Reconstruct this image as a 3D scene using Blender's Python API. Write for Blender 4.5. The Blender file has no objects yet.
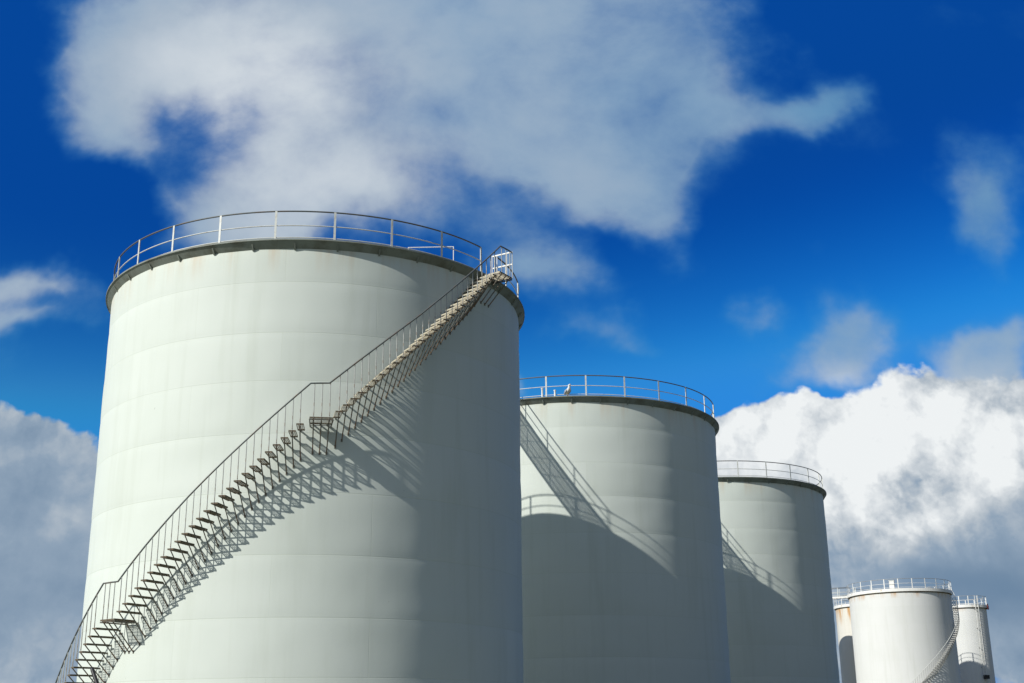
import bpy, bmesh, math, random
from mathutils import Vector, Matrix, noise

sc = bpy.context.scene
COL = sc.collection
random.seed(7)
R_ = math.radians

# ------------------------------------------------------------------ camera
cam_d = bpy.data.cameras.new('camera')
cam = bpy.data.objects.new('camera', cam_d)
COL.objects.link(cam)
right = Vector((0.99993818, 0.00341005, -0.01058299))
up = Vector((0.01111882, -0.30667319, 0.95174993))
fwd = Vector((0.0, 0.95180876, 0.30669215))
m = Matrix((right, up, -fwd)).transposed().to_4x4()
m.translation = Vector((0, 0, 1.7))
cam.matrix_world = m
cam_d.sensor_width = 36.0
cam_d.lens = 36.0 * 1240.74 / 1024
cam_d.clip_start = 0.1
cam_d.clip_end = 20000
sc.camera = cam

# ------------------------------------------------------------------ exposure
sc.view_settings.view_transform = 'Standard'
sc.view_settings.look = 'None'
sc.view_settings.gamma = 1
sc.view_settings.use_curve_mapping = False
sc.view_settings.exposure = EXPOSURE = 0.0

# ------------------------------------------------------------------ sun
SUN_DIR = Vector((-0.67198871, -0.48745627, 0.55751014))     # towards the sun
SUN_EL = math.asin(SUN_DIR.z)
sun_d = bpy.data.lights.new('sun', 'SUN')
sun_d.energy = 4.55
sun_d.angle = R_(0.53)
sun_d.color = (1.0, 0.98, 0.93)
sun = bpy.data.objects.new('sun', sun_d)
sun.rotation_mode = 'QUATERNION'
sun.rotation_quaternion = SUN_DIR.to_track_quat('Z', 'Y')
sun.location = (-40, -30, 60)
COL.objects.link(sun)

# ------------------------------------------------------------------ sky
# clouds live in the sky at infinity: each row is a bank of cloud by its bearing (x/y, z/y of the
# direction north), its size, turn and weight
SOFT = [
    (-0.2378, 0.6163, 0.2668, 0.1365, 5, 0.95),
    (-0.3254, 0.5606, 0.1269, 0.0917, -20, 0.45),
    (-0.0721, 0.5933, 0.3016, 0.1556, 0, 0.8),
    (0.0453, 0.5308, 0.1617, 0.1103, -15, 0.8),
    (0.109, 0.5501, 0.1174, 0.1115, -20, 0.45),
    (-0.1597, 0.4839, 0.1863, 0.0928, 0, 0.75),
    (-0.2296, 0.4653, 0.0971, 0.058, 10, 0.6),
    (0.1303, 0.4275, 0.0436, 0.0568, 20, 0.6),
    (0.2956, 0.5661, 0.0544, 0.0266, 14, 0.52),
    (0.2308, 0.5486, 0.0812, 0.0283, 12, 0.45),
    (0.1682, 0.6428, 0.111, 0.0479, 5, 0.5),
    (-0.0269, 0.4059, 0.1128, 0.0421, -15, 0.45),
    (0.0248, 0.3821, 0.0517, 0.0323, 0, 0.4),
    (-0.3676, 0.6284, 0.0924, 0.074, 0, 0.35),
    (-0.2727, 0.5167, 0.0672, 0.0547, 0, -0.62),
    (-0.3572, 0.4621, 0.0529, 0.0386, -20, -0.5),
    (-0.0706, 0.4442, 0.0614, 0.0287, -25, -0.2),
    (-0.4381, 0.5979, 0.055, 0.1144, 0, -0.5),
    (-0.018, 0.4483, 0.0527, 0.0211, -15, -0.15),
    (-0.3095, 0.4711, 0.0531, 0.0339, 0, -0.35),
    (0.01, 0.582, 0.2004, 0.134, 0, 0.35),
    (-0.4128, 0.3644, 0.073, 0.0475, -12, 1.1),
    (-0.3858, 0.1911, 0.1142, 0.0453, 0, 0.7),
    (0.2071, 0.2816, 0.092, 0.0348, 0, 0.5),
    (0.4116, 0.3099, 0.059, 0.0442, 0, 0.45),
    (-0.4183, 0.3374, 0.0426, 0.0539, 0, 0.5),
    (-0.3861, 0.355, 0.0342, 0.0182, 0, -0.35),
    (-0.3468, 0.3455, 0.0341, 0.0451, 0, 0.3),
    (0.278, 0.3248, 0.0525, 0.0589, 20, 0.85),
    (0.2412, 0.2899, 0.0503, 0.0437, 0, 0.5),
    (0.4189, 0.301, 0.0588, 0.0528, 0, 0.8),
    (0.3293, 0.3286, 0.0508, 0.0447, 0, 0.3),
    (0.4052, 0.448, 0.0333, 0.0814, 15, 0.8),
    (0.4565, 0.5157, 0.0536, 0.0895, 0, 0.5),
    (0.4442, 0.6287, 0.0737, 0.0529, 0, 0.45),
    (0.439, 0.4191, 0.0261, 0.0377, 0, 0.3),
    (0.0791, 0.3333, 0.0493, 0.0251, 0, 0.66),
    (0.1901, 0.341, 0.0289, 0.0306, 10, 0.62),
    (0.0292, 0.3885, 0.0432, 0.0259, 20, 0.2),
    (0.134, 0.3264, 0.0508, 0.0196, 5, 0.2),
    (0.0081, 0.2952, 0.0168, 0.0245, 0, 0.6),
    (0.0757, 0.3587, 0.077, 0.0364, 0, 0.2),
]
CRISP = [
    (0.1901, 0.2161, 0.0697, 0.0602, 0, 1.1),
    (0.2316, 0.1719, 0.1213, 0.0814, 0, 1.2),
    (0.3428, 0.2244, 0.1068, 0.0841, 0, 1.3),
    (0.2959, 0.1671, 0.1777, 0.0893, 0, 1.2),
    (0.4063, 0.207, 0.0981, 0.0915, 0, 1.2),
    (0.1528, 0.2099, 0.0655, 0.075, 0, 0.9),
    (0.3445, 0.2756, 0.0501, 0.039, 0, 0.6),
    (0.1986, 0.2558, 0.0498, 0.0257, 0, 0.5),
    (0.3036, 0.0878, 0.2049, 0.085, 0, 1.2),
    (0.3528, 0.1028, 0.1029, 0.0468, 0, 1.0),
    (-0.3994, 0.0955, 0.1029, 0.101, 0, 0.8),
    (0.4205, 0.1336, 0.1119, 0.1272, 0, 1.0),
    (0.2458, 0.2638, 0.0183, 0.0155, 0, -0.5),
    (-0.3894, 0.187, 0.1059, 0.0657, 0, 0.9),
    (-0.3958, 0.1347, 0.1282, 0.1114, 0, 1.1),
    (-0.3582, 0.0796, 0.126, 0.0923, 0, 1.1),
    (-0.3778, 0.2326, 0.0578, 0.0287, 0, 0.35),
    (-0.415, 0.233, 0.0496, 0.0287, 0, 0.3),
    (0.0685, 0.1375, 0.1602, 0.0957, 0, 1.0),
    (-0.1304, 0.0926, 0.2371, 0.1395, 0, 1.0),
    (0.6821, 0.1956, 0.2603, 0.1652, 0, 1.1),  # from here down: unseen banks out of frame, added to grey the side light
    (1.1679, 0.3011, 0.4191, 0.2639, 0, 1.0),
    (-0.654, 0.1455, 0.2254, 0.1602, 0, 1.0),
]
BRIGHT = [
    (-0.237, 0.6006, 0.1558, 0.0937, 0, 0.46),
    (-0.1875, 0.5137, 0.1074, 0.1093, 0, 0.2),
    (-0.1415, 0.4691, 0.106, 0.0581, 0, 0.3),
    (0.0456, 0.5408, 0.1531, 0.121, 0, 0.04),
    (0.1536, 0.5395, 0.09, 0.1108, 0, -0.14),
    (0.2998, 0.563, 0.0815, 0.051, 0, -0.48),
    (0.4078, 0.448, 0.0526, 0.0862, 0, -0.34),
    (0.4571, 0.5867, 0.082, 0.124, 0, -0.4),
    (-0.4092, 0.3717, 0.0774, 0.0458, 0, 0.2),
    (0.2784, 0.3292, 0.0763, 0.0537, 0, -0.1),
    (0.2043, 0.2429, 0.0909, 0.051, 0, 0.4),
    (0.3477, 0.267, 0.0998, 0.0604, 0, 0.38),
    (0.3009, 0.2165, 0.1312, 0.0753, 0, 0.36),
    (0.2474, 0.1677, 0.0969, 0.0569, 0, 0.35),
    (0.4014, 0.2322, 0.0741, 0.0507, 0, 0.3),
    (0.3706, 0.1826, 0.0568, 0.0369, 10, -0.15),
    (0.3955, 0.126, 0.1116, 0.0396, 0, -0.25),
    (0.3057, 0.1073, 0.1744, 0.0352, 0, -0.2),
    (0.3725, 0.0717, 0.0941, 0.0459, 0, -0.25),
    (-0.3883, 0.2539, 0.0499, 0.0188, 0, 0.02),
    (-0.368, 0.1762, 0.0243, 0.0131, 0, 0.12),
    (-0.3773, 0.1108, 0.1034, 0.0941, 0, -0.3),
    (-0.3875, 0.2076, 0.1065, 0.0582, 0, -0.16),
    (0.7285, 0.2201, 0.3278, 0.2096, 0, -0.2),
    (1.1679, 0.3011, 0.4191, 0.2639, 0, -0.2),
    (-0.0096, 0.3964, 0.0779, 0.0558, 0, -0.15),
]


SKY_STRENGTH = 0.1
def build_world():
    w = bpy.data.worlds.new('World')
    sc.world = w
    w.use_nodes = True
    nt = w.node_tree
    nt.nodes.clear()
    N, L = nt.nodes, nt.links
    def node(t, **kw):
        n = N.new(t)
        for k, v in kw.items(): setattr(n, k, v)
        return n
    def sock(x, i):
        if isinstance(x, (int, float)): i.default_value = x
        elif isinstance(x, tuple): i.default_value = x
        else: L.new(x, i)
    def M(op, a, b=0.0, c=None, clamp=False):
        n = node('ShaderNodeMath', operation=op); n.use_clamp = clamp
        sock(a, n.inputs[0]); sock(b, n.inputs[1])
        if c is not None: sock(c, n.inputs[2])
        return n.outputs[0]
    def V(op, a, b):
        n = node('ShaderNodeVectorMath', operation=op); sock(a, n.inputs[0]); sock(b, n.inputs[1])
        return n.outputs[0]
    def rng(x, a, b, c=0.0, d=1.0, kind='SMOOTHSTEP'):
        n = node('ShaderNodeMapRange', interpolation_type=kind)
        sock(x, n.inputs[0]); sock(a, n.inputs[1]); sock(b, n.inputs[2]); sock(c, n.inputs[3]); sock(d, n.inputs[4])
        return n.outputs[0]
    def fbm(vec, scale, detail=7, rough=0.55, dist=0.0, lac=2.0):
        n = node('ShaderNodeTexNoise', noise_dimensions='3D')
        sock(vec, n.inputs['Vector'])
        n.inputs['Scale'].default_value = scale; n.inputs['Detail'].default_value = detail
        n.inputs['Roughness'].default_value = rough; n.inputs['Distortion'].default_value = dist
        n.inputs['Lacunarity'].default_value = lac
        return n
    def mixc(f, a, b):
        n = node('ShaderNodeMix', data_type='RGBA')
        sock(f, n.inputs[0]); sock(a, n.inputs[6]); sock(b, n.inputs[7])
        return n.outputs[2]
    tc = node('ShaderNodeTexCoord').outputs['Generated']
    sx = node('ShaderNodeSeparateXYZ'); L.new(tc, sx.inputs[0])
    yy = M('MAXIMUM', sx.outputs[1], 0.02)
    cu = node('ShaderNodeCombineXYZ')
    L.new(M('DIVIDE', sx.outputs[0], yy), cu.inputs[0]); L.new(M('DIVIDE', sx.outputs[2], yy), cu.inputs[1])
    P = cu.outputs[0]
    # warp the bearings a little so that no bank is an ellipse
    wn = fbm(P, 5.0, 5, 0.55)
    warp = V('SCALE', V('SUBTRACT', wn.outputs['Color'], (0.5, 0.5, 0.5)), (0, 0, 0))
    warp.node.inputs['Scale'].default_value = 0.17
    PW = V('ADD', P, warp)
    def banks(tab, vec, acc=None):
        # each bank waits for the one before it (a zero-weight link), which keeps the shader's stack small
        first = True; prev = acc; acc = None
        for (u, v, ru, rv, rot, amp) in tab:
            mp = node('ShaderNodeMapping', vector_type='TEXTURE')
            src = vec
            if prev is not None:
                ma = node('ShaderNodeVectorMath', operation='MULTIPLY_ADD')
                L.new(prev, ma.inputs[0]); ma.inputs[1].default_value = (1e-7,) * 3; L.new(vec, ma.inputs[2]); src = ma.outputs[0]
            L.new(src, mp.inputs[0])
            mp.inputs[1].default_value = (u, v, 0); mp.inputs[2].default_value = (0, 0, R_(rot)); mp.inputs[3].default_value = (ru, rv, 1)
            ln = node('ShaderNodeVectorMath', operation='LENGTH'); L.new(mp.outputs[0], ln.inputs[0])
            f = rng(ln.outputs['Value'], 1.4, 0.05, 0.0, amp)
            acc = f if acc is None else M('ADD', acc, f)
            prev = acc
        return acc
    def field(tab, prev, cap=1.0):
        pos = banks([b for b in tab if b[5] > 0], PW, prev)
        neg = banks([b for b in tab if b[5] < 0], PW, pos)
        return M('ADD', M('MINIMUM', pos, cap), neg)
    soft = field(SOFT, None)
    crisp = field(CRISP, soft, 1.3)
    bright = banks(BRIGHT, PW, crisp)
    # cloud texture: soft veil and puffy cumulus
    nv = fbm(V('MULTIPLY', P, (1.0, 1.2, 1.0)), 5.0, 11, 0.58, 0.12).outputs[0]
    toward = V('ADD', P, (-0.016, 0.014, 0.0))
    def puffs(vec):
        # cauliflower heads: rounded cells broken up by finer noise
        jit = V('ADD', vec, V('SCALE', V('SUBTRACT', fbm(vec, 22.0, 6, 0.6).outputs['Color'], (0.5, 0.5, 0.5)), (0, 0, 0)))
        jit.node.inputs[1].links[0].from_node.inputs['Scale'].default_value = 0.045
        vo = node('ShaderNodeTexVoronoi', feature='F1'); L.new(jit, vo.inputs['Vector'])
        vo.inputs['Scale'].default_value = 15.0; vo.inputs['Detail'].default_value = 3.0
        vo.inputs['Roughness'].default_value = 0.5; vo.inputs['Lacunarity'].default_value = 2.3
        bil = M('SUBTRACT', 0.95, M('MULTIPLY', vo.outputs['Distance'], 1.05))
        return M('ADD', M('MULTIPLY', bil, 0.42), M('MULTIPLY', fbm(vec, 6.0, 10, 0.54, 0.2).outputs[0], 0.62))
    nc = puffs(P)
    nc2 = puffs(toward)
    nlow = fbm(P, 3.0, 3, 0.5).outputs[0]
    softf = M('ADD', soft, M('MULTIPLY', M('SUBTRACT', nv, 0.5), 1.8))
    a_soft = rng(softf, 0.16, 1.15)
    a_soft = M('MULTIPLY', a_soft, 0.92)
    crispf = M('ADD', crisp, M('MULTIPLY', M('SUBTRACT', nc, 0.5), 1.15))
    a_crisp = rng(crispf, 0.38, 0.66)
    lit = M('MULTIPLY', M('MULTIPLY', M('SUBTRACT', nc, nc2), 1.7), M('ADD', 0.55, M('MULTIPLY', bright, 1.2), clamp=True))
    lits = M('MULTIPLY', M('SUBTRACT', nv, 0.5), 0.5)
    b_crisp = M('ADD', M('ADD', 0.44, M('MULTIPLY', bright, 0.85)), M('ADD', lit, M('MULTIPLY', M('SUBTRACT', nlow, 0.5), 0.5)))
    b_soft = M('ADD', M('ADD', 0.36, M('MULTIPLY', bright, 0.8)), lits)
    def ramp(x, low=(0.12, 0.30, 0.50), mids=((0.3, (0.24, 0.38, 0.54)), (0.55, (0.42, 0.51, 0.60)), (0.8, (0.66, 0.72, 0.76)))):
        r = node('ShaderNodeValToRGB'); L.new(x, r.inputs[0])
        e = r.color_ramp.elements
        e[0].position = 0.0; e[0].color = (*low, 1)
        e[1].position = 1.0; e[1].color = (0.86, 0.89, 0.90, 1)
        for p, c in mids:
            k = e.new(p); k.color = (*c, 1)
        s = V('SCALE', r.outputs[0], (0, 0, 0)); s.node.inputs['Scale'].default_value = 1.0 / SKY_STRENGTH
        return s
    # behind and beside the camera: unseen broken cloud, added to set the fill light
    nb = fbm(tc, 2.2, 8, 0.55, 0.2).outputs[0]
    low = rng(sx.outputs[2], 0.75, 0.0, 0.0, 0.34)
    a_back = M('MULTIPLY', rng(M('ADD', nb, low), 0.50, 0.64), 0.9)
    front = rng(sx.outputs[1], 0.45, 0.6)
    # the air itself
    sky = node('ShaderNodeTexSky', sky_type='NISHITA')
    sky.sun_disc = False
    sky.sun_elevation = SUN_EL
    sky.sun_rotation = math.atan2(SUN_DIR.x, SUN_DIR.y)
    sky.air_density = 1.0; sky.dust_density = 0.3; sky.ozone_density = 3.0
    hs = node('ShaderNodeHueSaturation'); L.new(sky.outputs[0], hs.inputs['Color'])
    hs.inputs['Saturation'].default_value = SKY_SAT
    hs.inputs['Value'].default_value = SKY_VAL
    hs.inputs['Hue'].default_value = 0.5
    # polarised sky: deepen the blue away from the horizon, channel by channel
    sp = node('ShaderNodeSeparateColor'); L.new(hs.outputs[0], sp.inputs[0])
    cb = node('ShaderNodeCombineColor')
    for i, (ref, out0, gam, top) in enumerate(SKY_CURVE):
        q = M('SMOOTH_MIN', M('SMOOTH_MAX', M('DIVIDE', sp.outputs[i], ref), 0.96, 0.12), top, 0.15)
        L.new(M('MULTIPLY', M('POWER', q, gam), out0 / SKY_STRENGTH), cb.inputs[i])
    base = cb.outputs[0]
    dt = node('ShaderNodeVectorMath', operation='DOT_PRODUCT'); L.new(tc, dt.inputs[0]); dt.inputs[1].default_value = tuple(SUN_DIR)
    f = mixc(a_back, base, ramp(M('ADD', rng(nb, 0.5, 0.75, 0.05, 0.30), M('MULTIPLY', M('MAXIMUM', dt.outputs['Value'], 0.0), 0.75)), (0.10, 0.125, 0.12), ((0.3, (0.20, 0.235, 0.22)), (0.55, (0.42, 0.46, 0.44)), (0.8, (0.68, 0.72, 0.70)))))
    body = mixc(rng(a_soft, 0.0, 0.75), (0.6, 2.9, 5.6, 1), ramp(b_soft))
    c = mixc(a_soft, base, body)
    c = mixc(a_crisp, c, ramp(b_crisp, (0.15, 0.24, 0.36), ((0.3, (0.27, 0.36, 0.47)), (0.55, (0.47, 0.53, 0.59)), (0.8, (0.70, 0.74, 0.77)))))
    out = mixc(front, f, c)
    bg = node('ShaderNodeBackground'); L.new(out, bg.inputs[0]); bg.inputs[1].default_value = SKY_STRENGTH
    wo = node('ShaderNodeOutputWorld'); L.new(bg.outputs[0], wo.inputs[0])
SKY_SAT, SKY_VAL = 1.35, 1.0
SKY_CURVE = [(0.327, 0.002, 4.0, 1.9), (1.565, 0.071, 3.6, 1.42), (3.85, 0.36, 2.7, 1.30)]
build_world()
sc.world.cycles.sampling_method = 'MANUAL'
sc.world.cycles.sample_map_resolution = 512
sc.cycles.max_bounces = 5
sc.cycles.diffuse_bounces = 3
sc.cycles.glossy_bounces = 2

# ------------------------------------------------------------------ helpers
def tag(o, label=None, cat=None, group=None, kind=None):
    if label: o['label'] = label
    if cat: o['category'] = cat
    if group: o['group'] = group
    if kind: o['kind'] = kind
    return o
def empty(name, loc, rz=0):
    o = bpy.data.objects.new(name, None); COL.objects.link(o)
    o.location = loc; o.rotation_euler = (0, 0, rz); o.empty_display_size = 0.3
    return o
def link_mesh(name, me, parent=None, rz=0, loc=(0, 0, 0)):
    o = bpy.data.objects.new(name, me); COL.objects.link(o)
    o.parent = parent; o.location = loc; o.rotation_euler = (0, 0, rz)
    return o
class MB:
    def __init__(self): self.v = []; self.f = []; self.m = []; self.uv = None
    def add(self, vs, fs, mi=0):
        b = len(self.v); self.v += [tuple(p) for p in vs]
        for f in fs: self.f.append(tuple(b + i for i in f)); self.m.append(mi)
    def box(self, c, size, rz=0.0, mi=0, top_mi=None):
        hx, hy, hz = size[0] / 2, size[1] / 2, size[2] / 2
        ca, sa = math.cos(rz), math.sin(rz)
        vs = []
        for z in (-hz, hz):
            for x, y in ((-hx, -hy), (hx, -hy), (hx, hy), (-hx, hy)):
                vs.append((c[0] + x * ca - y * sa, c[1] + x * sa + y * ca, c[2] + z))
        fs = [(0, 3, 2, 1), (4, 5, 6, 7), (0, 1, 5, 4), (1, 2, 6, 5), (2, 3, 7, 6), (3, 0, 4, 7)]
        self.add(vs, fs, mi)
    def tube(self, pts, r, n=8, closed=False, mi=0):
        pts = [Vector(p) for p in pts]; k = len(pts); vs = []
        for i, p in enumerate(pts):
            a = pts[(i - 1) % k] if (i > 0 or closed) else p
            b = pts[(i + 1) % k] if (i < k - 1 or closed) else p
            t = (b - a).normalized()
            ref = Vector((0, 0, 1)) if abs(t.z) < 0.95 else Vector((1, 0, 0))
            s = t.cross(ref).normalized(); q = s.cross(t)
            rr = r[i] if isinstance(r, (list, tuple)) else r
            for j in range(n):
                an = 2 * math.pi * j / n
                vs.append(p + s * math.cos(an) * rr + q * math.sin(an) * rr)
        fs = []
        for i in range(k if closed else k - 1):
            i2 = (i + 1) % k
            for j in range(n):
                j2 = (j + 1) % n
                fs.append((i * n + j, i * n + j2, i2 * n + j2, i2 * n + j))
        if not closed:
            fs.append(tuple(range(n))); fs.append(tuple((k - 1) * n + j for j in range(n - 1, -1, -1)))
        self.add(vs, fs, mi)
    def bar(self, a, b, w, h, mi=0):
        """flat bar from a to b, w across (horizontal), h high"""
        a, b = Vector(a), Vector(b); t = (b - a).normalized()
        ref = Vector((0, 0, 1)) if abs(t.z) < 0.95 else Vector((1, 0, 0))
        s = t.cross(ref).normalized() * w / 2; q = s.cross(t).normalized() * h / 2
        vs = [p + i * s + j * q for p in (a, b) for i, j in ((-1, -1), (1, -1), (1, 1), (-1, 1))]
        self.add(vs, [(3, 2, 1, 0), (4, 5, 6, 7), (0, 1, 5, 4), (1, 2, 6, 5), (2, 3, 7, 6), (3, 0, 4, 7)], mi)
    def mesh(self, name, mats, smooth=False):
        me = bpy.data.meshes.new(name)
        me.from_pydata(self.v, [], self.f)
        for mm in (mats if isinstance(mats, (list, tuple)) else [mats]): me.materials.append(mm)
        me.polygons.foreach_set('material_index', self.m)
        me.polygons.foreach_set('use_smooth', [smooth] * len(self.f))
        me.update()
        bm = bmesh.new(); bm.from_mesh(me); bmesh.ops.recalc_face_normals(bm, faces=bm.faces); bm.to_mesh(me); bm.free()
        return me
    def build(self, name, mats, parent=None, smooth=False):
        return link_mesh(name, self.mesh(name, mats, smooth), parent)
def pol(r, a, z): return (r * math.cos(a), r * math.sin(a), z)
def arcpts(r, a0, a1, z, n): return [pol(r, a0 + (a1 - a0) * i / n, z) for i in range(n + 1)]
def revolve(profile, n, a0=0.0, a1=2 * math.pi):
    mb = MB(); full = abs(a1 - a0 - 2 * math.pi) < 1e-6; k = len(profile)
    cnt = n if full else n + 1
    for i in range(cnt):
        a = a0 + (a1 - a0) * i / n
        for (r, z) in profile: mb.v.append(pol(r, a, z))
    for i in range(n):
        i2 = (i + 1) % cnt
        for j in range(k - 1):
            mb.f.append((i * k + j, i2 * k + j, i2 * k + j + 1, i * k + j + 1)); mb.m.append(0)
    return mb

# ------------------------------------------------------------------ materials
def mat(name, col, rough=0.5, spec=0.5, metal=0.0, var=None, scale=3.0, bump=0.0, thresh=(0.45, 0.7), detail=6, stretch=(1, 1, 1)):
    mt = bpy.data.materials.new(name); mt.use_nodes = True
    nt = mt.node_tree; b = nt.nodes['Principled BSDF']
    b.inputs['Base Color'].default_value = (*col, 1); b.inputs['Roughness'].default_value = rough
    b.inputs['Specular IOR Level'].default_value = spec; b.inputs['Metallic'].default_value = metal
    tc = nt.nodes.new('ShaderNodeTexCoord'); mp = nt.nodes.new('ShaderNodeMapping'); mp.inputs[3].default_value = stretch
    nt.links.new(tc.outputs['Object'], mp.inputs[0])
    no = nt.nodes.new('ShaderNodeTexNoise'); no.inputs['Scale'].default_value = scale; no.inputs['Detail'].default_value = detail
    no.inputs['Roughness'].default_value = 0.6
    nt.links.new(mp.outputs[0], no.inputs['Vector'])
    if var:
        mr = nt.nodes.new('ShaderNodeMapRange'); mr.inputs[1].default_value, mr.inputs[2].default_value = thresh
        nt.links.new(no.outputs[0], mr.inputs[0])
        mx = nt.nodes.new('ShaderNodeMix'); mx.data_type = 'RGBA'
        mx.inputs[6].default_value = (*col, 1); mx.inputs[7].default_value = (*var, 1)
        nt.links.new(mr.outputs[0], mx.inputs[0]); nt.links.new(mx.outputs[2], b.inputs['Base Color'])
    if bump:
        bp = nt.nodes.new('ShaderNodeBump'); bp.inputs['Strength'].default_value = bump; bp.inputs['Distance'].default_value = 0.02
        nt.links.new(no.outputs[0], bp.inputs['Height']); nt.links.new(bp.outputs[0], b.inputs['Normal'])
    return mt

def shell_material(name, col, rust_top=0.0, top=1.0, rust_amt=0.0, seam=0.92):
    """painted steel plate: faint plate seams, dirt runs, rust near the rim where there is any"""
    mt = bpy.data.materials.new(name); mt.use_nodes = True
    nt = mt.node_tree; N, L = nt.nodes, nt.links; b = N['Principled BSDF']
    b.inputs['Roughness'].default_value = 0.6; b.inputs['Specular IOR Level'].default_value = 0.15
    uv = N.new('ShaderNodeUVMap'); tc = N.new('ShaderNodeTexCoord')
    br = N.new('ShaderNodeTexBrick')
    br.inputs['Scale'].default_value = 1.0
    br.inputs['Brick Width'].default_value = 6.28; br.inputs['Row Height'].default_value = 1.0
    br.inputs['Mortar Size'].default_value = 0.012; br.inputs['Mortar Smooth'].default_value = 0.6
    br.inputs['Color1'].default_value = (1, 1, 1, 1); br.inputs['Color2'].default_value = (0.955, 0.96, 0.955, 1)
    br.inputs['Mortar'].default_value = (seam, seam * 1.01, seam * .98, 1)
    L.new(uv.outputs[0], br.inputs['Vector'])
    def noise_tex(scale, st, detail=6):
        mp = N.new('ShaderNodeMapping'); mp.inputs[3].default_value = st
        L.new(tc.outputs['Object'], mp.inputs[0])
        n = N.new('ShaderNodeTexNoise'); n.inputs['Scale'].default_value = scale; n.inputs['Detail'].default_value = detail
        n.inputs['Roughness'].default_value = 0.6
        L.new(mp.outputs[0], n.inputs['Vector']); return n.outputs[0]
    def rg(x, a, c, lo, hi):
        r = N.new('ShaderNodeMapRange'); r.inputs[1].default_value = a; r.inputs[2].default_value = c
        r.inputs[3].default_value = lo; r.inputs[4].default_value = hi; L.new(x, r.inputs[0]); return r.outputs[0]
    def mix(f, a, c, bt='MIX'):
        x = N.new('ShaderNodeMix'); x.data_type = 'RGBA'; x.blend_type = bt
        for v, s in ((f, 0), (a, 6), (c, 7)):
            if isinstance(v, (tuple, float, int)): x.inputs[s].default_value = v
            else: L.new(v, x.inputs[s])
        return x.outputs[2]
    c = mix(1.0, (*col, 1), br.outputs['Color'], 'MULTIPLY')
    c = mix(rg(noise_tex(0.35, (1, 1, 1)), 0.42, 0.75, 0.0, 0.35), c, (col[0] * .88, col[1] * .9, col[2] * .87, 1))
    c = mix(rg(noise_tex(2.2, (1, 1, 0.07), 8), 0.5, 0.8, 0.0, 0.5), c, (col[0] * .80, col[1] * .81, col[2] * .76, 1))
    # small scuffs
    c = mix(rg(noise_tex(5.0, (1, 1, 1), 3), 0.76, 0.80, 0.0, 0.5), c, (0.16, 0.16, 0.13, 1))
    if rust_amt:
        sx = N.new('ShaderNodeSeparateXYZ'); L.new(tc.outputs['Object'], sx.inputs[0])
        z = rg(sx.outputs[2], top - rust_top, top, 0.0, 1.0)
        mm = N.new('ShaderNodeMath'); mm.operation = 'MULTIPLY'
        L.new(z, mm.inputs[0]); L.new(rg(noise_tex(1.6, (1, 1, 0.10), 7), 0.47, 0.66, 0.0, 1.0), mm.inputs[1])
        m2 = N.new('ShaderNodeMath'); m2.operation = 'MULTIPLY'; L.new(mm.outputs[0], m2.inputs[0]); m2.inputs[1].default_value = rust_amt
        c = mix(m2.outputs[0], c, (0.50, 0.26, 0.07, 1))
    L.new(c, b.inputs['Base Color'])
    bp = N.new('ShaderNodeBump'); bp.inputs['Strength'].default_value = 0.25; bp.inputs['Distance'].default_value = 0.01
    ad = N.new('ShaderNodeMath'); ad.operation = 'SUBTRACT'
    L.new(noise_tex(1.3, (1, 1, 1), 5), ad.inputs[0]); L.new(br.outputs['Fac'], ad.inputs[1])
    L.new(ad.outputs[0], bp.inputs['Height']); L.new(bp.outputs[0], b.inputs['Normal'])
    return mt

M_SHELL = shell_material('tank_paint', (0.65, 0.692, 0.625), 1.2, 17.9, 0.35)
M_SHELL_FAR = shell_material('white_tank_paint', (0.68, 0.68, 0.65), 0.9, 17.75, 1.0, 0.96)
M_SHELL_RUSTY = shell_material('rusty_tank_paint', (0.70, 0.67, 0.59), 2.6, 17.8, 1.6, 0.96)
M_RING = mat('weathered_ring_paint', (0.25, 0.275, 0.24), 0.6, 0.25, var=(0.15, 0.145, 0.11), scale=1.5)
M_ROOF = mat('roof_paint', (0.45, 0.47, 0.44), 0.6, var=(0.32, 0.31, 0.27), scale=0.8)
M_RAIL = mat('weathered_dark_rail', (0.10, 0.115, 0.11), 0.5, var=(0.15, 0.11, 0.08), scale=4)
M_POST = mat('pale_grey_post', (0.62, 0.63, 0.58), 0.5, var=(0.42, 0.38, 0.30), scale=5, thresh=(0.52, 0.75))
M_WHITE = mat('white_rail_paint', (0.78, 0.77, 0.72), 0.5, var=(0.55, 0.45, 0.32), scale=3, thresh=(0.55, 0.75))
M_TREAD = mat('rust_flecked_tread', (0.52, 0.48, 0.36), 0.7, var=(0.22, 0.13, 0.06), scale=9, thresh=(0.48, 0.68))
M_RUST_SHADE = mat('rust_with_shade', (0.13, 0.115, 0.075), 0.8, var=(0.12, 0.065, 0.03), scale=8)  # dark rust, with the shade of sunless faces put into the colour
M_BRACE = mat('rusted_brace', (0.15, 0.145, 0.12), 0.6, var=(0.22, 0.10, 0.035), scale=3, thresh=(0.5, 0.66))
M_BAL = mat('grey_baluster', (0.42, 0.43, 0.40), 0.5, var=(0.24, 0.16, 0.09), scale=6, thresh=(0.52, 0.72))
M_STEEL = mat('galvanised_steel', (0.34, 0.35, 0.34), 0.5, metal=0.2, var=(0.24, 0.22, 0.19), scale=5)
M_BLACK = mat('black_rubber', (0.012, 0.012, 0.012), 0.5, var=(0.02, 0.02, 0.02), scale=4)
M_RED = mat('dark_red_paint', (0.20, 0.03, 0.025), 0.6, var=(0.12, 0.03, 0.02), scale=4)

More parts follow.
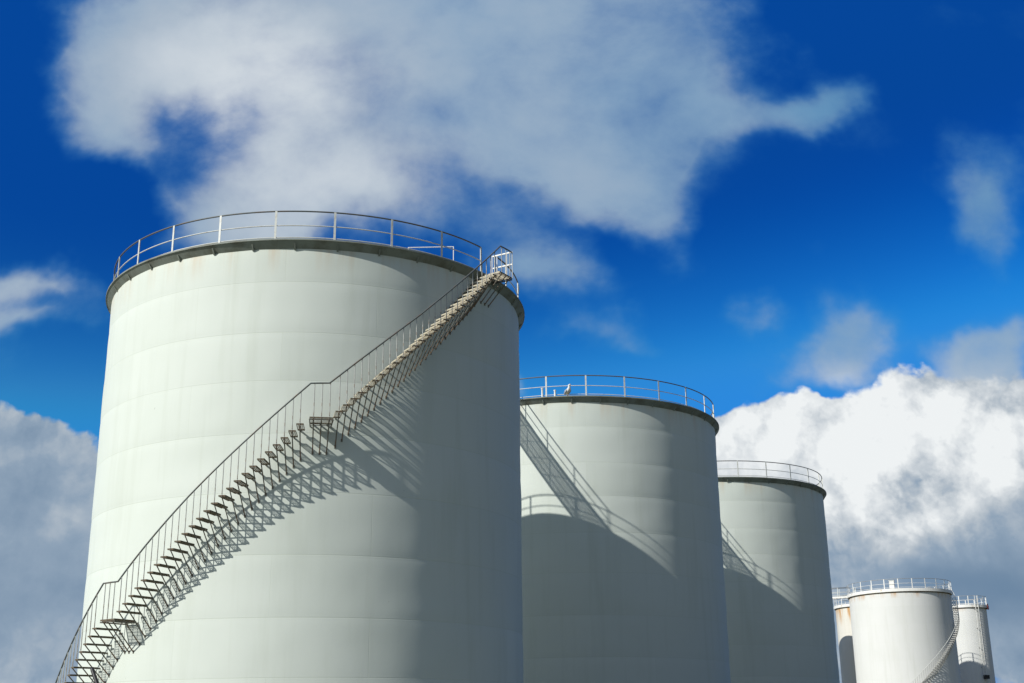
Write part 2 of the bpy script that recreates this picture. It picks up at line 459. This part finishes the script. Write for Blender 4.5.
# ------------------------------------------------------------------ the ground
gmat = mat('gravel', (0.13, 0.135, 0.11), 0.95, 0.2, var=(0.11, 0.125, 0.075), scale=0.35, bump=0.4, thresh=(0.4, 0.62), detail=12)
gb = MB(); gb.add([(-6000, -6000, 0), (6000, -6000, 0), (6000, 6000, 0), (-6000, 6000, 0)], [(0, 1, 2, 3)])
tag(gb.build('ground', gmat), kind='structure', label='flat gravel ground round the tanks')

# ------------------------------------------------------------------ tanks
Z0 = 1.7                                            # eye height above the ground
BIG_SEAMS = [0.0, 1.80, 3.62, 5.42, 7.36, 9.35, 11.28, 13.06, 14.72, 16.53, 17.73]
def shell_mesh(R, top, seams, nth, nz, seed, pinch=0.012, dent=0.021):
    mb = MB(); rnd = Vector((seed * 7.13, seed * 3.7, seed * 1.9))
    def course(z):
        for i in range(len(seams) - 1):
            if z <= seams[i + 1] + 1e-6: return i + (z - seams[i]) / (seams[i + 1] - seams[i])
        return len(seams) - 1.0
    for j in range(nz + 1):
        z = top * j / nz
        dz = min((abs(z - s), i) for i, s in enumerate(seams))
        for i in range(nth):
            a = 2 * math.pi * i / nth
            p = Vector((math.cos(a) * R, math.sin(a) * R, z))
            q = p * 0.33 + rnd
            k = 0.45 + 1.5 * max(0.0, noise.noise(Vector((p.x * .22, p.y * .22, dz[1] * 5.1)) + rnd) + 0.25)
            off = -pinch * k * math.exp(-dz[0] / 0.17)
            off += dent * noise.noise(Vector((q.x, q.y, q.z * 1.6)))
            off += dent * 0.35 * noise.noise(p * 1.1 + rnd)
            rr = R + off
            mb.v.append((math.cos(a) * rr, math.sin(a) * rr, z))
    uvs = []
    for j in range(nz):
        c0, c1 = course(top * j / nz), course(top * (j + 1) / nz)
        for i in range(nth):
            i2 = (i + 1) % nth
            mb.f.append((j * nth + i, j * nth + i2, (j + 1) * nth + i2, (j + 1) * nth + i)); mb.m.append(0)
            u0, u1 = R * 2 * math.pi * i / nth, R * 2 * math.pi * (i + 1) / nth
            uvs += [u0, c0, u1, c0, u1, c1, u0, c1]
    me = bpy.data.meshes.new('shell'); me.from_pydata(mb.v, [], mb.f)
    ul = me.uv_layers.new(name='UVMap'); ul.data.foreach_set('uv', uvs)
    me.polygons.foreach_set('use_smooth', [True] * len(mb.f)); me.update()
    return me

def ring_rails(root, R, H, posts_a, gap=None, n=200, mid_mat=None, post_mat=None, top_mat=None, far=False, pw=0.075):
    """guard rail round the roof: top rail, middle rail, toe rail, flat posts"""
    r = R - 0.0
    a0, a1 = (0, 2 * math.pi) if gap is None else (gap[1], gap[0] + 2 * math.pi)
    def ring(z, rad, name, mt):
        mb = MB()
        if gap is None: mb.tube(arcpts(r, 0, 2 * math.pi * (n - 1) / n, z, n - 1), rad, 8, closed=True)
        else: mb.tube(arcpts(r, a0, a1, z, n), rad, 8)
        return mb.build(name, mt, root, smooth=True)
    ring(H + 1.10, 0.028, 'top_rail', top_mat or M_RAIL)
    ring(H + 0.57, 0.020, 'middle_rail', mid_mat or M_POST)
    ring(H + 0.13, 0.018, 'toe_rail', mid_mat or M_POST)
    pm = MB()
    pm.box((r + 0.028, 0, H + 0.53), (0.012, pw, 1.14)); pm.box((r + 0.005, 0, H + 0.53), (0.036, 0.012, 1.14))
    pm.box((r, 0, H + 0.014), (0.12, 0.12, 0.012))
    me = pm.mesh('rail_post', post_mat or M_POST)
    for a in posts_a: link_mesh('rail_post', me, root, rz=a)

def big_tank(x, y, R, H, seed, label, post0, gap=None, nth=320, nz=180, group='big grey-white tanks in the near row'):
    root = tag(empty('storage_tank', (x, y, 0)), label, 'storage tank', group)
    me = shell_mesh(R, H - 0.03, BIG_SEAMS, nth, nz, seed); me.materials.append(M_SHELL)
    link_mesh('shell', me, root)
    # sloping wind girder with a small lip at its outer edge
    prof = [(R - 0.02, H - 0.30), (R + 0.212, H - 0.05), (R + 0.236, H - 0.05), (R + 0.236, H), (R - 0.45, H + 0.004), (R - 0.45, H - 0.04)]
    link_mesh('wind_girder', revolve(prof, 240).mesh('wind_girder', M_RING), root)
    link_mesh('roof', revolve([(R - 0.46, H - 0.02), (R * 0.66, H + 0.14), (R * 0.33, H + 0.28), (0.3, H + 0.40), (0.001, H + 0.41)], 96).mesh('roof', M_ROOF, True), root)
    g = MB(); t = 0.025
    A = [(R - 0.005, -0, H - 0.335), (R + 0.04, 0, H - 0.335), (R + 0.17, 0, H - 0.14), (R - 0.005, 0, H - 0.14)]
    g.add([(a, -t, c) for a, b, c in A] + [(a, t, c) for a, b, c in A], [(0, 1, 2, 3), (7, 6, 5, 4), (0, 4, 5, 1), (1, 5, 6, 2), (2, 6, 7, 3), (3, 7, 4, 0)])
    gm = g.mesh('girder_bracket', M_RING)
    for k in range(35): link_mesh('girder_bracket', gm, root, rz=R_(post0 + 5.0) + 2 * math.pi * k / 35)
    posts = [R_(post0 + 14.4 * k) for k in range(25)]
    if gap:
        posts = [a for a in posts if not (gap[0] - 0.02 < (a + math.pi) % (2 * math.pi) - math.pi < gap[1] + 0.12)] + [gap[0], gap[1]]
    ring_rails(root, R, H, posts, gap)
    return root

X1, Y1, RB, HB = -7.6965, 47.1162, 7.98, 17.996
DX, DY = 10.93, 20.64
t1 = big_tank(X1, Y1, RB, HB, 1, 'largest and nearest grey-white storage tank with the long spiral stairway', -92.4, gap=(R_(-34.6), R_(-27.6)), nth=440, nz=230)
t2 = big_tank(X1 + 10.9832, Y1 + 20.6509, 7.932, 18.05, 2, 'second grey-white storage tank, partly hidden by the nearest one and crossed by a slanting shadow', -87.2)
t3 = big_tank(X1 + 21.7609, Y1 + 41.2469, 7.939, 18.07, 3, 'third grey-white storage tank, between the second one and the small white tanks', -84.8)

# ------------------------------------------------------------------ spiral stairway
def stairway(root, R, H, face, flights, landings, rail_path, end_panel=None, W=0.95, tread_mats=None, rail_mat=None, bal_mat=None, brace_mat=None, bal_r=0.0155, brace_r=0.019, clear=0.16):
    """all arcs are metres along the outer edge, measured from the bearing `face`; heights above the ground"""
    Ro = R + W
    tm = tread_mats or [M_TREAD, M_RUST_SHADE]
    ang = lambda s: face + s / Ro
    st = empty('staircase', (0, 0, 0)); st.parent = root
    for (s0, s1, z) in landings:
        fr = MB()
        for rr in (R + clear, Ro):
            fr.tube(arcpts(rr, ang(s0), ang(s1), z - 0.085, 6), 0.012, 6)
        for s in (s0, s1): fr.bar(pol(R + 0.0, ang(s), z - 0.085), pol(Ro, ang(s), z - 0.085), 0.03, 0.04)
        fr.build('landing_frame', brace_mat or M_BRACE, st)
    for (s0, s1, z) in landings:
        lb = MB(); n = int((s1 - s0) / 0.040)
        for i in range(n + 1):
            a = ang(s0 + (s1 - s0) * i / n); c_, s_ = math.cos(a), math.sin(a); rm = (R + clear + Ro) / 2
            hh = 0.05 if i in (0, n) else 0.026
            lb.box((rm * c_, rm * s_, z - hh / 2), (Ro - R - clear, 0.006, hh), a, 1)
            if i < n: lb.m[-4] = 0; lb.m[-5] = 0  # front and top stay pale; shade is painted on the other faces
        for k in range(6):
            rr = R + clear + (Ro - R - clear) * k / 5
            pts = arcpts(rr, ang(s0), ang(s1), z - 0.027, 8)
            for p, q in zip(pts, pts[1:]): lb.bar(p, q, 0.008, 0.05 if k in (0, 5) else 0.012, 1)
        lb.build('landing', tm, st)
    # one tread: plate with a down-turned front; front faces downhill (-s)
    tr = MB(); d = 0.225; rin = R + clear
    for k in range(5):
        yy = -d / 2 + d * k / 4; hh = 0.045 if k in (0, 4) else 0.024
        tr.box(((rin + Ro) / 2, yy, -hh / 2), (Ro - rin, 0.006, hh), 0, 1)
        if k < 4: tr.m[-4] = 0; tr.m[-5] = 0  # sunlit front and top pale, remaining faces coloured dark for shade
    for k in range(7): tr.box((rin + 0.06 + (Ro - rin - 0.12) * k / 6, 0, -0.008), (0.008, d - 0.01, 0.010), 0, 1)
    for rr in (rin, Ro): tr.box((rr, 0, -0.024), (0.006, d, 0.048), 0, 1)
    tr_me = tr.mesh('tread', tm)
    # brace: leaves the tread's outer end and runs down to the shell
    bb = MB(); bb.tube([(Ro, 0, 0.05), (Ro + 0.01, 0, -0.04), (R + 0.01, 0, -0.98)], brace_r, 6); bb.box((R + 0.008, 0, -0.97), (0.016, 0.06, 0.10))
    bb.bar((R, -0.02, -0.03), (R + clear + 0.03, -0.02, -0.03), 0.03, 0.05)
    br_me = bb.mesh('brace', brace_mat or M_BRACE)
    def hand(s):
        for (sa, za), (sb, zb) in zip(rail_path, rail_path[1:]):
            if sa <= s <= sb: return za + (zb - za) * (s - sa) / (sb - sa)
        return rail_path[0][1] if s < rail_path[0][0] else rail_path[-1][1]
    bal_cache = {}
    def baluster(s, z):
        hgt = round(hand(s) - z, 2)
        if hgt not in bal_cache:
            b2 = MB(); b2.tube([(Ro, 0, 0.0), (Ro, 0, hgt)], bal_r, 6); bal_cache[hgt] = b2.mesh('baluster', bal_mat or M_BAL)
        link_mesh('baluster', bal_cache[hgt], st, rz=ang(s), loc=(0, 0, z))
    for (sa, za, sb, zb, n) in flights:                       # n risers from (sa, za) up to (sb, zb)
        for i in range(1, n):
            s = sa + (sb - sa) * (i - 0.5) / n + 0.06; z = za + (zb - za) * i / n
            link_mesh('tread', tr_me, st, rz=ang(s), loc=(0, 0, z))
            link_mesh('brace', br_me, st, rz=ang(s), loc=(0, 0, z))
            baluster(s, z)
    for (s0, s1, z) in landings:
        for i in range(3):
            s = s0 + (s1 - s0) * (i + 0.5) / 3
            link_mesh('brace', br_me, st, rz=ang(s), loc=(0, 0, z)); baluster(s, z)
    # handrail
    pts = []
    for (sa, za), (sb, zb) in zip(rail_path, rail_path[1:]):
        n = max(2, int(abs(sb - sa) / 0.25))
        for i in range(n): pts.append(pol(Ro, ang(sa + (sb - sa) * i / n), za + (zb - za) * i / n))
    pts.append(pol(Ro, ang(rail_path[-1][0]), rail_path[-1][1]))
    hb = MB(); hb.tube(pts, 0.027, 8); hb.build('handrail', rail_mat or M_RAIL, st, smooth=True)
    if end_panel:
        s, z = end_panel; pb = MB(); a = ang(s)
        for hh in (1.0, 0.52): pb.bar(pol(R + 0.10, a, z + hh), pol(Ro + 0.03, a, z + hh), 0.04, 0.045)
        for k, rr in enumerate((R + 0.10, R + 0.31, R + 0.52, R + 0.73, Ro + 0.02)):
            pb.bar(pol(rr, a, z - 0.02), pol(rr, a, z + 1.0), 0.045 if k else 0.10, 0.03)
        pb.build('end_guard', M_WHITE, st)
    return st

FACE1 = R_(-80.723)
Z_A, Z_B, Z_C = 3.80 + Z0, 9.90 + Z0, 16.20 + Z0
stairway(t1, RB, HB, FACE1,
    flights=[(-12.85, 0.0, -7.28, Z_A, 24), (-6.58, Z_A, -0.21, Z_B, 27), (0.54, Z_B, 7.06, Z_C, 28)],
    landings=[(-7.28, -6.58, Z_A), (-0.21, 0.54, Z_B), (7.06, 7.88, Z_C)],
    rail_path=[(-12.85, 1.1), (-9.78, 2.309 + Z0), (-7.28, 4.935 + Z0), (-6.56, 4.94 + Z0), (-3.95, 7.47 + Z0), (-0.21, 11.0 + Z0), (0.39, 11.03 + Z0), (3.40, 13.69 + Z0), (7.12, 17.19 + Z0), (7.88, 17.20 + Z0)],
    end_panel=(7.88, Z_C))

# small fittings on the near tanks
def fitting(root, name, pts, r, mt, smooth=True):
    mb = MB(); mb.tube(pts, r, 8); return mb.build(name, mt, root, smooth=smooth)
mb = MB()
p0, p1, p2 = pol(6.8, R_(-54.0), HB + 0.72), pol(7.84, R_(-44.2), HB + 0.75), pol(7.84, R_(-44.2), HB)
mb.tube([p0, p1], 0.017, 6); mb.tube([p1, p2], 0.017, 6); mb.tube([p0, pol(6.8, R_(-54.0), HB + 0.02)], 0.024, 6)
mb.build('roof_handrail', M_WHITE, t1)
for a, h in ((-103.0, 0.50), (-98.4, 0.36)):
    mb = MB(); mb.tube([pol(8.0, R_(a), HB), pol(8.0, R_(a), HB + h)], 0.045, 8); mb.tube([pol(8.0, R_(a), HB + h), pol(8.0, R_(a), HB + h + 0.05)], 0.065, 8)
    mb.build('vent_stub', M_WHITE, t2)
mb = MB()
mb.tube([(-5.50, -7.25, 4.02), (-5.476, -7.268, 3.95), (-5.368, -7.349, 3.765), (-5.218, -7.456, 3.52), (-5.0, -7.60, 3.0), (-4.8, -7.75, 1.8), (-4.8, -7.75, 0.02)], 0.06, 8)
mb.build('drain_hose', M_BLACK, t1, smooth=True)

# ------------------------------------------------------------------ gangways between the roofs
def gangway(xa, ya, Ra, xb, yb, Rb, z, label, w=1.06, mt=None):
    """open grating bridge with side channels and guard rails on both sides"""
    mt = mt or M_STEEL
    d = Vector((xb - xa, yb - ya)); dist = d.length; an = math.atan2(d.y, d.x)
    L0 = dist - Ra - Rb + 0.1
    root = tag(empty('gangway', (xa + d.x / dist * (Ra - 0.05), ya + d.y / dist * (Ra - 0.05), z), an), label, 'gangway', 'gangways bridging the tank tops')
    for s in (-1, 1):
        b = MB(); b.box((L0 / 2, s * w / 2, -0.05), (L0, 0.02, 0.16)); b.build('side_channel', mt, root)
    g = MB(); n = int(L0 / 0.060)
    for i in range(n): g.box((L0 * (i + .5) / n, 0, 0.02), (0.005, w - 0.03, 0.03))
    for i in range(10): g.box((L0 / 2, -w / 2 + 0.06 + (w - 0.12) * i / 9, 0.0), (L0, 0.008, 0.006))
    for i in range(7): g.box((L0 * (i + .5) / 7, 0, -0.03), (0.03, w - 0.03, 0.04))
    g.build('grating', mt, root)
    for s in (-1, 1):
        for hz, r in ((1.10, 0.028), (0.57, 0.02), (0.20, 0.018)):
            b = MB(); b.tube([(0.0, s * (w / 2 - .10), hz), (L0, s * (w / 2 - .10), hz)], r, 8); b.build('guard_rail', M_RAIL if hz > 1 else M_POST, root, smooth=True)
        for i in range(4):
            b = MB(); b.box((0.20 + 1.98 * i, s * (w / 2 - .08), 0.53), (0.06, 0.014, 1.14)); b.build('rail_post', M_POST, root)
    return root
P1, P2, P3 = (X1, Y1), (X1 + 10.9832, Y1 + 20.6509), (X1 + 21.7609, Y1 + 41.2469)
gangway(*P1, RB, *P2, 7.932, HB, 'grey grating gangway between the nearest tank and the second tank, seen by its slanting shadow')
gangway(*P2, 7.932, *P3, 7.939, HB + 0.05, 'grey grating gangway between the second tank and the third tank, seen by its slanting shadow')

# ------------------------------------------------------------------ small white tanks beyond
def small_tank(x, y, R, H, label, post0, step, nth=160, nz=90, seed=5, shell=None, name='storage_tank', rails=True):
    root = tag(empty(name, (x, y, 0)), label, 'storage tank', 'small white tanks at the far end')
    seams = [i * (H / 9) for i in range(10)]
    me = shell_mesh(R, H - 0.3, seams, nth, nz, seed, pinch=0.002, dent=0.0025); me.materials.append(shell or M_SHELL_FAR)
    link_mesh('shell', me, root)
    prof = [(R - 0.02, H - 0.36), (R + 0.16, H - 0.36), (R + 0.20, H - 0.34), (R + 0.20, H), (R - 0.5, H + 0.004)]
    link_mesh('rim_band', revolve(prof, 120).mesh('rim_band', M_WHITE), root)
    link_mesh('rim_shade_strip', revolve([(R - 0.01, H - 0.46), (R + 0.06, H - 0.46), (R + 0.06, H - 0.37)], 120).mesh('rim_shade_strip', M_RUST_SHADE), root)  # dark strip standing in for the shadow and rust line under the band
    link_mesh('roof', revolve([(R - 0.5, H - 0.01), (R * .5, H + .1), (0.001, H + 0.2)], 64).mesh('roof', M_ROOF, True), root)
    if rails: ring_rails(root, R + 0.1, H, [R_(post0 + step * k) for k in range(int(round(360 / step)))], None, 96, M_WHITE, M_WHITE, M_STEEL, pw=0.10)
    return root
X4, Y4, R4, H4 = 45.92, 150.55, 5.84, 17.996
t4 = small_tank(X4, Y4, R4, H4, 'broad white tank with a spiral stair, in front of the narrow tanks', -92, 15)
F4 = math.atan2(-Y4, -X4)
stairway(t4, R4, H4, F4, flights=[(-6.6, 0.0, 13.0, 17.86, 79)],
    landings=[(13.0, 13.8, 17.86)],
    rail_path=[(-6.6, 1.2), (13.0, 19.0), (13.8, 19.0)], W=0.62,
    tread_mats=[M_WHITE, M_RUST_SHADE], rail_mat=M_POST, bal_mat=M_STEEL, brace_mat=M_STEEL, bal_r=0.013, brace_r=0.03)
mb = MB(); mb.box(pol(5.5, R_(-114), H4 + 0.47), (0.62, 0.55, 0.9), R_(-114)); mb.box(pol(5.5, R_(-114), H4 + 0.94), (0.72, 0.65, 0.05), R_(-114))
mb.build('valve_cabinet', M_WHITE, t4)

X5, Y5, R5 = 59.43 * .986, 166.86 * .986, 2.56
t5 = small_tank(X5, Y5, R5, 17.77, 'narrow white tank at the far right with a vertical ladder', -100, 24, 96, 60, 6)
a5 = R_(-79.1)
lad = MB()
for s in (-1, 1): lad.bar(pol(R5 + 0.25, a5 + s * 0.07, 8.9), pol(R5 + 0.25, a5 + s * 0.07, 18.9), 0.06, 0.05)
lo = lad.build('ladder', M_WHITE, t5)
for k in range(28):
    rg_ = MB(); rg_.tube([pol(R5 + 0.25, a5 - 0.07, 9.2 + .33 * k), pol(R5 + 0.25, a5 + 0.07, 9.2 + .33 * k)], 0.02, 6); rg_.build('rung', M_WHITE, lo)
for k in range(4):
    rg_ = MB(); rg_.bar(pol(R5 - 0.02, a5 - 0.09, 10 + 2.4 * k), pol(R5 + 0.25, a5 - 0.09, 10 + 2.4 * k), 0.08, 0.08); rg_.build('standoff', M_STEEL, lo)
mb = MB(); mb.box(pol(R5 + 0.35, a5 + 0.03, 8.75), (0.5, 0.55, 0.42), a5); mb.box(pol(R5 + 0.36, a5 + 0.03, 8.98), (0.6, 0.62, 0.04), a5)
mb.build('junction_box', M_BLACK, t5)
mb = MB(); mb.box(pol(R5 + 0.22, R_(-32), 17.5), (0.22, 0.5, 0.42), R_(-32)); mb.tube([pol(R5 + 0.26, R_(-32), 17.2), pol(R5 + 0.26, R_(-32), 17.95)], 0.08, 8)
mb.build('warning_lamp', M_RED, t5)

t6 = small_tank(45.78, 164.34, 4.0, 17.996, 'rust-streaked white tank glimpsed between the third tank and the broad white one', -100, 18, 128, 70, 7, M_SHELL_RUSTY)
t7 = small_tank(34.08, 156.6, 4.0, 17.996, 'white tank standing hidden behind the third tank', -100, 18, 96, 50, 8, rails=False)
gangway(34.08, 156.6, 4.0, X4, Y4, R4, 17.996, 'white gangway running left from the broad white tank, above the rust-streaked one', mt=M_WHITE)

# ------------------------------------------------------------------ gull on the second tank's rim
def gull(loc, rz):
    """standing gull, one continuous body lofted along its back line, facing +x"""
    secs = [(-0.30, 0.13, 0.004, 0.012), (-0.24, 0.145, 0.018, 0.035), (-0.16, 0.17, 0.055, 0.06), (-0.06, 0.20, 0.078, 0.082), (0.03, 0.235, 0.082, 0.088),
            (0.085, 0.29, 0.074, 0.08), (0.11, 0.35, 0.052, 0.056), (0.12, 0.40, 0.040, 0.042), (0.126, 0.45, 0.044, 0.046), (0.140, 0.485, 0.043, 0.042), (0.170, 0.50, 0.030, 0.030), (0.20, 0.50, 0.010, 0.012)]
    mb = MB(); n = 12
    for i, (x, z, hw, hh) in enumerate(secs):
        a = secs[max(i - 1, 0)]; b = secs[min(i + 1, len(secs) - 1)]
        t = Vector((b[0] - a[0], 0, b[1] - a[1])).normalized(); q = Vector((-t.z, 0, t.x))
        for j in range(n):
            an = 2 * math.pi * j / n
            mb.v.append(tuple(Vector((x, hw * math.cos(an), z)) + q * hh * math.sin(an)))
    for i in range(len(secs) - 1):
        for j in range(n): mb.f.append((i * n + j, i * n + (j + 1) % n, (i + 1) * n + (j + 1) % n, (i + 1) * n + j)); mb.m.append(0)
    mb.f.append(tuple(range(n))); mb.m.append(0); mb.f.append(tuple((len(secs) - 1) * n + j for j in range(n))); mb.m.append(0)
    W_ = mat('white_feathers', (0.80, 0.80, 0.78), 0.8, var=(0.7, 0.7, 0.68), scale=20)
    G_ = mat('grey_wing_feathers', (0.33, 0.35, 0.38), 0.8, var=(0.25, 0.27, 0.3), scale=25)
    Y_ = mat('yellow_beak', (0.65, 0.42, 0.06), 0.5, var=(0.6, 0.3, 0.05), scale=20)
    body = tag(link_mesh('gull', mb.mesh('gull', W_, True), None, rz, loc), 'white gull standing on the rim of the second tank', 'bird')
    for s in (-1, 1):
        w = MB(); ws = [(0.07, .25, .010, .03), (0.02, .235, .016, .065), (-0.08, .205, .016, .065), (-0.18, .165, .012, .045), (-0.28, .14, .006, .02), (-0.36, .125, .003, .006)]
        for (x, z, t_, h_) in ws:
            base = 0.083 if x > -0.1 else 0.083 * max(0.2, (x + 0.4) / 0.3)
            for j in range(8):
                an = 2 * math.pi * j / 8; w.v.append((x, s * (base + t_ * math.cos(an) * .8), z + h_ * math.sin(an)))
        for i in range(len(ws) - 1):
            for j in range(8): w.f.append((i * 8 + j, i * 8 + (j + 1) % 8, (i + 1) * 8 + (j + 1) % 8, (i + 1) * 8 + j)); w.m.append(0)
        link_mesh('wing', w.mesh('wing', G_, True), body)
        lg = MB(); lg.tube([(0.0, s * 0.035, 0.17), (-0.01, s * 0.035, 0.09), (0.0, s * 0.035, 0.012)], 0.007, 6); lg.box((0.025, s * 0.035, 0.008), (0.07, 0.045, 0.008))
        link_mesh('leg', lg.mesh('leg', Y_), body)
    bk = MB(); bk.tube([(0.195, 0, 0.50), (0.24, 0, 0.497), (0.257, 0, 0.485)], [0.011, 0.008, 0.002], 6); link_mesh('beak', bk.mesh('beak', Y_), body)
    return body
ag = R_(-93.7)
gull((P2[0] + 8.10 * math.cos(ag), P2[1] + 8.10 * math.sin(ag), 18.053), R_(-60)).scale = (1.1, 1.55, 1.08)
